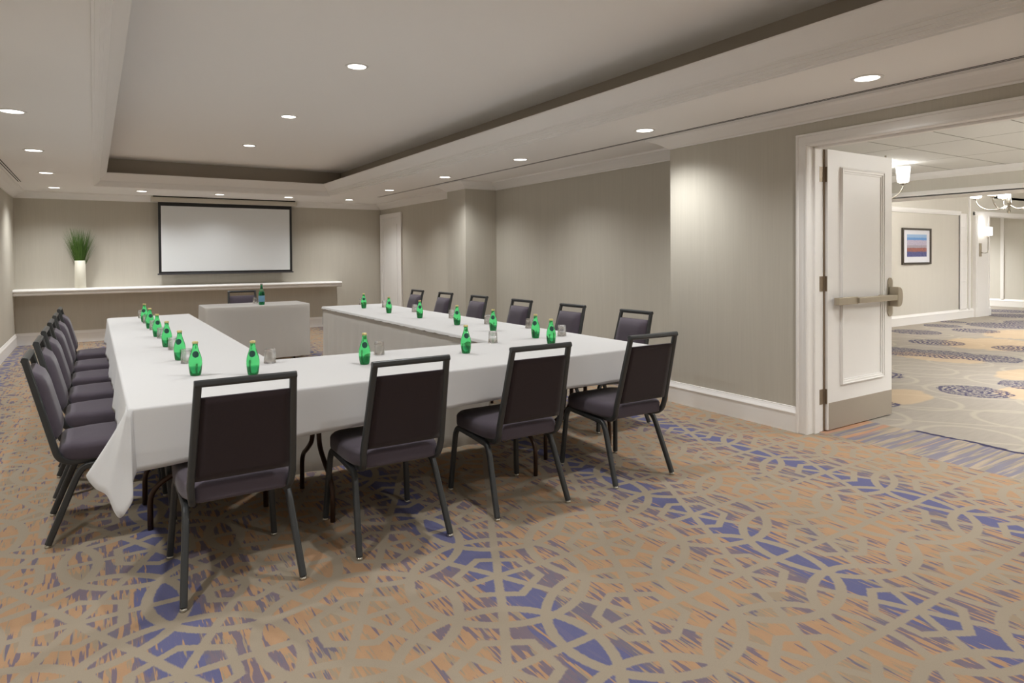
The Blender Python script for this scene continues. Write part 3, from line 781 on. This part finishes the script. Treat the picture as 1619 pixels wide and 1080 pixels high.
# ------------------------------------------------------------------ chairs
def make_chair():
    """origin: floor midway between rear feet; the sitter faces +y"""
    t = empty('banquet_chair')
    # back frame: two leaning uprights with a top bar, lower ends bend forward under the seat
    def xw(z): return .174 + (.900-z)/.45*.020
    yb = lambda z: -.080 + (.900-z)*.257      # centre line of the uprights
    bm = bmesh.new()
    pts = []
    for s in (-1, 1):
        pts_s = [(s*xw(.46), yb(.46), .46), (s*.188, yb(.405), .405), (s*.180, .090, .375), (s*.170, .40, .376)]
        low = arc_pts(pts_s, .045, 5)
        top = [Vector((s*xw(z), yb(z), z)) for z in (.878, .75, .6)]
        tube(bm, top + low, .028, .029, rect=True, side=(1, 0, 0))
    z = .879
    tube(bm, [(-xw(.89)-.014, yb(z), z), (xw(.89)+.014, yb(z), z)], .028, .029, rect=True, side=(0, math.sin(.25), math.cos(.25)))
    tube(bm, [(-.19, .30, .374), (.19, .30, .374)], .018, .018, rect=True, side=(0, 0, 1))
    link('back_frame', bm, M['frame'], t, bevel=.0025)
    # backrest cushion: flat dark rear panel and a bulging front
    bm = bmesh.new(); nx, nz_ = 10, 12; z0, z1 = .482, .822
    F_, B_ = [], []
    for j in range(nz_+1):
        fz = j/nz_; zz = z0+(z1-z0)*fz; rf, rb = [], []
        for i in range(nx+1):
            fx = i/nx; W = xw(zz)-.012; xx = -W+2*W*fx
            e = (1-(2*fx-1)**8)**.6 if abs(2*fx-1) < 1 else 0
            e2 = (1-(2*fz-1)**6)**.6 if abs(2*fz-1) < 1 else 0
            th = .012+.040*e*e2
            yy = yb(zz)
            rf.append(bm.verts.new((xx, yy+th, zz))); rb.append(bm.verts.new((xx, yy-.008, zz)))
        F_.append(rf); B_.append(rb)
    for j in range(nz_):
        for i in range(nx):
            bm.faces.new((F_[j][i], F_[j][i+1], F_[j+1][i+1], F_[j+1][i])).material_index = 0
            bm.faces.new((B_[j][i], B_[j+1][i], B_[j+1][i+1], B_[j][i+1])).material_index = 1
        bm.faces.new((F_[j][0], F_[j+1][0], B_[j+1][0], B_[j][0])); bm.faces.new((F_[j][nx], B_[j][nx], B_[j+1][nx], F_[j+1][nx]))
    for i in range(nx):
        bm.faces.new((F_[0][i], B_[0][i], B_[0][i+1], F_[0][i+1])); bm.faces.new((F_[nz_][i], F_[nz_][i+1], B_[nz_][i+1], B_[nz_][i]))
    link('backrest', bm, [M['fabric'], M['backfab']], t, smooth=True)
    # seat cushion
    bm = bmesh.new()
    def outline(g, k=9):
        hw, y0, y1, rc = .220-g, .050+g, .520-g, .075
        o = []
        hr = .192-g
        for cx, cy, a0 in ((hw-rc, y1-rc, 0), (-hw+rc, y1-rc, 90), (-hr+.5*rc, y0+.5*rc, 180), (hr-.5*rc, y0+.5*rc, 270)):
            r_ = rc if a0 < 135 else rc*.5
            for q in range(k+1):
                a = math.radians(a0+90*q/k); o.append((cx+r_*math.cos(a), cy+r_*math.sin(a)))
            if a0 == 90: o += [(-hw, y0+(y1-y0)*.62), (-hw, y0+(y1-y0)*.36), (-(hw*.75+hr*.25), y0+(y1-y0)*.22)]
            if a0 == 270: o += [(hw*.75+hr*.25, y0+(y1-y0)*.22), (hw, y0+(y1-y0)*.36), (hw, y0+(y1-y0)*.62)]
        return o
    lv = [(.010, .384), (.002, .389), (.000, .400), (.000, .440), (.004, .451), (.013, .461), (.035, .468), (.09, .472)]
    rings = [[bm.verts.new((x, y, z)) for x, y in outline(g)] for g, z in lv]
    for a, b in zip(rings, rings[1:]):
        m = len(a)
        for i in range(m): bm.faces.new((a[i], a[(i+1) % m], b[(i+1) % m], b[i]))
    bm.faces.new(rings[0]); 
    c = bm.verts.new((0, .27, .474)); m = len(rings[-1])
    for i in range(m): bm.faces.new((rings[-1][i], rings[-1][(i+1) % m], c))
    link('seat', bm, M['fabric'], t, smooth=True)
    # legs: inverted U each side split midway
    for s in (-1, 1):
        X_ = lambda f: s*(.205+.018*f)
        rear = arc_pts([(s*.226, .005, .012), (s*.203, .120, .305), (s*.200, .148, .352), (s*.199, .30, .362)], .06, 6)
        front = arc_pts([(s*.199, .30, .362), (s*.201, .478, .372), (s*.204, .506, .335), (s*.226, .532, .012)], .05, 6)
        for pp in (rear, front):
            bm = bmesh.new(); tube(bm, pp, .027, .030, rect=True, side=(1, 0, 0)); lg = link('leg', bm, M['frame'], t, bevel=.0025)
            e = pp[0] if pp is rear else pp[-1]
            bm = bmesh.new(); lathe(bm, [(0, 0), (.013, 0), (.015, .004), (.013, .010), (.008, .014), (0, .014)], 12, (e.x, e.y)); link('glide', bm, M['chrome'], lg, smooth=True)
    return t
chair0 = make_chair()
used = [False]
def place_chair(x, y, rz, label, grp):
    if not used[0]:
        o = chair0; o.location = (x, y, 0); o.rotation_euler = (0, 0, rz); used[0] = True
    else: o = dup(chair0, (x, y, 0), rz)
    tag(o, label, 'chair', grp); return o
for i, (x, y) in enumerate(((.497, 2.767), (1.207, 2.804), (1.945, 2.832), (2.757, 2.844))):
    place_chair(x, y, (0, -.01, -.01, -.015)[i], ['plum grey banquet chair at the near left of the front row, back to the camera', 'second banquet chair from the left in the front row, back to the camera', 'third banquet chair from the left in the front row, back to the camera', 'banquet chair at the right end of the front row by the table corner'][i], 'chairs along the near side of the tables')
for i, y in enumerate((3.965, 4.68, 5.33, 6.0, 6.70, 7.50)):
    place_chair(-.204, y, -PI/2, 'plum grey banquet chair on the left side, ' + ['nearest the camera', 'second from the camera', 'third from the camera', 'fourth from the camera', 'fifth from the camera', 'farthest from the camera'][i], 'chairs along the left side of the tables')
for i, y in enumerate((4.04, 4.90, 5.77, 6.68, 7.55, 8.42)):
    place_chair(3.745, y, PI/2, 'banquet chair on the right side facing the table, ' + ['nearest the camera', 'second nearest the camera', 'third nearest the camera', 'fourth, before the wall column', 'fifth from the camera', 'farthest from the camera'][i], 'chairs along the right side of the tables')
place_chair(1.765, 9.80, PI, 'single banquet chair behind the small head table under the screen', None)

# ------------------------------------------------------------------ bottles and tumblers
def lab_patch(bm, rfun, zc, rr, off=.0006, n=20, rings=4):
    pr = [bm.verts.new((0, -(rfun(zc)+off), zc))]; prev = None
    for k in range(1, rings+1):
        ring = []
        for j in range(n):
            a = 2*PI*j/n; u = rr*k/rings*math.cos(a); z = zc+rr*k/rings*math.sin(a); r = rfun(z)+off
            th = u/r; ring.append(bm.verts.new((r*math.sin(th), -r*math.cos(th), z)))
        for j in range(n):
            if prev is None: bm.faces.new((pr[0], ring[j], ring[(j+1) % n]))
            else: bm.faces.new((prev[j], ring[j], ring[(j+1) % n], prev[(j+1) % n]))
        prev = ring
def interp(prof):
    def f(z):
        for (r0, z0), (r1, z1) in zip(prof, prof[1:]):
            if z0 <= z <= z1 and z1 > z0: return r0+(r1-r0)*(z-z0)/(z1-z0)
        return prof[-1][0]
    return f
def make_bottle():
    t = empty('water_bottle')
    prof = [(0, .002), (.020, .0), (.0255, .002), (.0280, .012), (.0310, .035), (.0330, .058), (.0325, .076), (.0300, .092), (.0255, .108), (.0200, .124), (.0156, .140), (.0132, .152), (.0125, .162), (.0135, .165), (.0125, .168), (0, .168)]
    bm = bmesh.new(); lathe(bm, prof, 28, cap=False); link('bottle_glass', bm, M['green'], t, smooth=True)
    bm = bmesh.new(); lathe(bm, [(.0130, .1655), (.0148, .166), (.0145, .174), (.012, .1775), (0, .178)], 20, cap=False); link('cap', bm, M['cap'], t, smooth=True)
    bm = bmesh.new(); lab_patch(bm, interp(prof[1:]), .112, .0165, .0008); link('round_label', bm, M['label'], t, smooth=True)
    return t
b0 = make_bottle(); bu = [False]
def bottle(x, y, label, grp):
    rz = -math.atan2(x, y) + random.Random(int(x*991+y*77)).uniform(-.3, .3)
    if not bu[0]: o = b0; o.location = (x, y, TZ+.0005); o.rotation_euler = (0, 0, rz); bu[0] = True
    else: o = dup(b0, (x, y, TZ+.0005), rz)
    tag(o, label, 'bottle', grp)
bm = bmesh.new()
lathe(bm, [(0, .0), (.027, 0), (.030, .003), (.033, .045), (.0345, .082), (.0325, .0825), (.0310, .045), (.0285, .012), (0, .010)], 28, cap=False)
for v in bm.verts: v.co.z = .0826 - v.co.z
g0 = link('tumbler', bm, M['glass'], smooth=True); gu = [False]
def tumbler(x, y, label, grp):
    if not gu[0]: o = g0; gu[0] = True
    else: o = g0.copy(); C.objects.link(o)
    o.location = (x, y, TZ+.0003); tag(o, label, 'glass', grp)
dist = ['nearest the camera', 'second from the camera', 'third from the camera', 'fourth from the camera', 'fifth from the camera', 'farthest from the camera']
BL = [(.438, 3.745), (.427, 4.37), (.417, 5.075), (.409, 5.78), (.405, 6.505), (.403, 7.19)]
BR = [(2.757, 3.985), (2.741, 4.57), (2.718, 5.155), (2.727, 5.965), (2.697, 6.70), (2.710, 7.52)]
BFt = [(.692, 3.593), (1.290, 3.575), (1.967, 3.615), (2.637, 3.624)]
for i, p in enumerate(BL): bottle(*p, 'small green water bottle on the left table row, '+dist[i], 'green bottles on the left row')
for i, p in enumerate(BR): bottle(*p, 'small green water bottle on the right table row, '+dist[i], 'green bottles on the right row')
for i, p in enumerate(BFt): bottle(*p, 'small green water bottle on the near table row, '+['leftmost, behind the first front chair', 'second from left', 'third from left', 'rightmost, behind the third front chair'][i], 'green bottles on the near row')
GL = [(.45, 4.22), (.442, 4.90), (.432, 5.66), (.426, 6.36), (.415, 7.06), (.408, 7.72)]
GR = [(3.09, 4.56), (2.985, 5.07), (2.985, 5.77), (2.99, 6.67), (2.97, 7.51), (2.89, 8.10)]
GF = [(.852, 3.94), (1.494, 3.88), (2.36, 3.94), (2.99, 3.97)]
for i, p in enumerate(GL): tumbler(*p, 'upturned clear tumbler on the left table row, '+dist[i], 'tumblers on the left row')
for i, p in enumerate(GR): tumbler(*p, 'upturned clear tumbler on the right table row, '+dist[i], 'tumblers on the right row')
for i, p in enumerate(GF): tumbler(*p, 'upturned clear tumbler on the near table row, '+['leftmost', 'second from left', 'third from left', 'rightmost'][i], 'tumblers on the near row')
t = tag(empty('sparkling_water_bottle', (1.837, 8.93, TZ+.0005), .0), 'tall dark green sparkling water bottle with blue label on the head table', 'bottle')
prof = [(0, .003), (.030, 0), (.036, .004), (.038, .02), (.038, .135), (.036, .155), (.028, .180), (.019, .205), (.0145, .225), (.013, .255), (.0145, .258), (.014, .266), (0, .266)]
bm = bmesh.new(); lathe(bm, prof, 28, cap=False); link('bottle_glass', bm, M['green2'], t, smooth=True)
bm = bmesh.new(); lathe(bm, [(.0385, .040), (.0388, .0405), (.0388, .1195), (.0385, .120)], 28, cap=False); link('body_label', bm, M['labelblue'], t, smooth=True)
bm = bmesh.new(); lathe(bm, [(.0315, .172), (.0318, .172), (.0215, .2), (.0195, .206)], 24, cap=False); link('neck_label', bm, M['neckfoil'], t, smooth=True)
bm = bmesh.new(); lathe(bm, [(.0145, .255), (.0155, .256), (.015, .275), (0, .276)], 18, cap=False); link('cap', bm, M['capblue'], t, smooth=True)
tumbler(1.83, 9.28, 'upturned clear tumbler beside the tall bottle on the head table', None)

# ------------------------------------------------------------------ foyer furnishings
t = tag(empty('framed_picture', (13.26, YP-.001, 1.49)), 'dark framed abstract landscape print on the foyer wall', 'picture')
hw, hh = .54, .345
bm = bmesh.new()
for a, b, c, d in ((-hw, -hw+.045, -hh, hh), (hw-.045, hw, -hh, hh), (-hw+.045, hw-.045, -hh, -hh+.035), (-hw+.045, hw-.045, hh-.035, hh)): box(bm, a, b, -.03, 0, c, d)
link('picture_frame', bm, M['artframe'], t)
bm = bmesh.new(); box(bm, -hw+.04, hw-.04, -.012, -.004, -hh+.03, hh-.03); link('mat_board', bm, M['paper'], t)
bm = bmesh.new(); box(bm, -.36, .38, -.0135, -.012, -.20, .225); link('print', bm, M['art'], t)

def shade_light(t, x, y, z, e):
    ld = bpy.data.lights.new('shade_lamp', 'POINT'); ld.energy = e; ld.color = (1, .99, .965); ld.shadow_soft_size = .12
    lo = bpy.data.objects.new('lamp', ld); C.objects.link(lo); lo.parent = t; lo.location = (x, y, z)
def chandelier(x, y, zs, ztop, label, n=5, R=.42, energy=42, rot=0.0, shr=.075, shh=.17):
    t = tag(empty('chandelier', (x, y, ztop)), label, 'chandelier', 'foyer chandeliers')
    z0 = zs-ztop
    bm = bmesh.new(); lathe(bm, [(0, 0), (.07, 0), (.06, -.03), (.012, -.04), (.010, z0+.05), (.03, z0+.02), (.035, z0-.12), (.02, z0-.20), (.028, z0-.24), (0, z0-.27)], 16, cap=False); link('stem', bm, M['nickel'], t, smooth=True)
    for k in range(n):
        a = 2*PI*k/n+rot; ca, sa = math.cos(a), math.sin(a)
        bm = bmesh.new()
        pp = [(ca*r, sa*r, z0+zz) for r, zz in ((.02, -.14), (.10, -.19), (.20, -.205), (.31, -.185), (.39, -.12), (.42, -.06), (.42, -.03))]
        pp = arc_pts([(p[0]*R/.42, p[1]*R/.42, p[2]) for p in pp], .05, 4)
        tube(bm, pp, .009, n=8); lathe(bm, [(0, z0-.03), (.035, z0-.028), (.045, z0-.015), (.02, z0-.005), (0, z0-.004)], 14, (ca*R, sa*R)); link('arm', bm, M['nickel'], t, smooth=True)
        bm = bmesh.new(); lathe(bm, [(0, z0), (shr*.72, z0), (shr*.80, z0+.01), (shr, z0+shh), (shr-.004, z0+shh), (shr*.76, z0+.014), (0, z0+.008)], 20, (ca*R, sa*R), cap=False); link('lamp_shade', bm, M['shade'], t, smooth=True)
        shade_light(t, ca*R*.99, sa*R*.99, z0+shh+.03, energy/n)
chandelier(8.35, 4.55, 2.24, ZF, 'chandelier with white glass shades half hidden behind the open door', R=.36, rot=-1.1, energy=20, shr=.082, shh=.19)
chandelier(11.9, 4.35, 2.225, 2.75, 'chandelier with curved nickel arms hanging beyond the foyer beam', R=.42, rot=.5, energy=75, shr=.095, shh=.14)
chandelier(7.9, .8, 2.16, ZF, 'added chandelier in the foyer to the right of the doorway, outside the view', R=.40, energy=75)  # unseen chandelier added to light the foyer
chandelier(15.5, 2.5, 2.24, 2.75, 'added chandelier far down the foyer, outside the view', R=.40, energy=110)  # another unseen one, added to brighten the far foyer
t = tag(empty('wall_sconce', (15.86, YP-.061, 1.60)), 'nickel wall sconce with a square glowing shade on the white pilaster', 'wall lamp')
bm = bmesh.new(); box(bm, -.10, -.02, -.02, 0, -.32, -.04); link('back_plate', bm, M['bronze'], t, bevel=.004)
bm = bmesh.new(); tube(bm, arc_pts([(-.06, -.02, -.24), (-.06, -.10, -.25), (.06, -.10, -.23), (.06, -.10, .08), (.0, -.10, .11)], .03, 4), .009, n=8); lathe(bm, [(0, .06), (.02, .07), (.02, .09), (0, .1)], 10, (.04, -.10)); link('arm', bm, M['nickel'], t, smooth=True)
bm = bmesh.new(); box(bm, -.13, .15, -.15, -.03, .12, .30); link('lamp_shade', bm, M['shade'], t, bevel=.004)
shade_light(t, .0, -.09, .36, 1.6)
ld = bpy.data.lights.new('lobby_lamp', 'POINT')
# unseen lamps added to brighten the lobby and the foyer
downlight(18.0, 8.2, 2.55, 'unseen added downlight in the lobby beyond the far opening', 'added lobby downlights', power=300)
for fx, fy, lb in ((6.5, .6, 'right of the doorway'), (8.6, 2.0, 'before the beam'), (6.6, -1.6, 'nearest the side wall'), (9.0, -.6, 'under the tile ceiling by the beam')):
    downlight(fx, fy, ZF, 'added foyer downlight '+lb+', outside the view', 'added foyer downlights', power=250)  # none of these is visible; added to lift the foyer brightness
for fx, fy, lb in ((12.2, 1.6, 'first'), (13.6, 4.2, 'over the picture wall'), (15.6, 3.4, 'nearest the pilaster')):
    downlight(fx, fy, 2.75, 'unseen added downlight beyond the foyer beam, '+lb, 'added downlights beyond the beam', power=135)  # hidden by the beam, added to light the picture wall side
downlight(17.9, 4.0, 2.75, 'unseen added downlight at the far end of the foyer', 'added lobby downlights', power=90)  # unseen lamp added for the far foyer
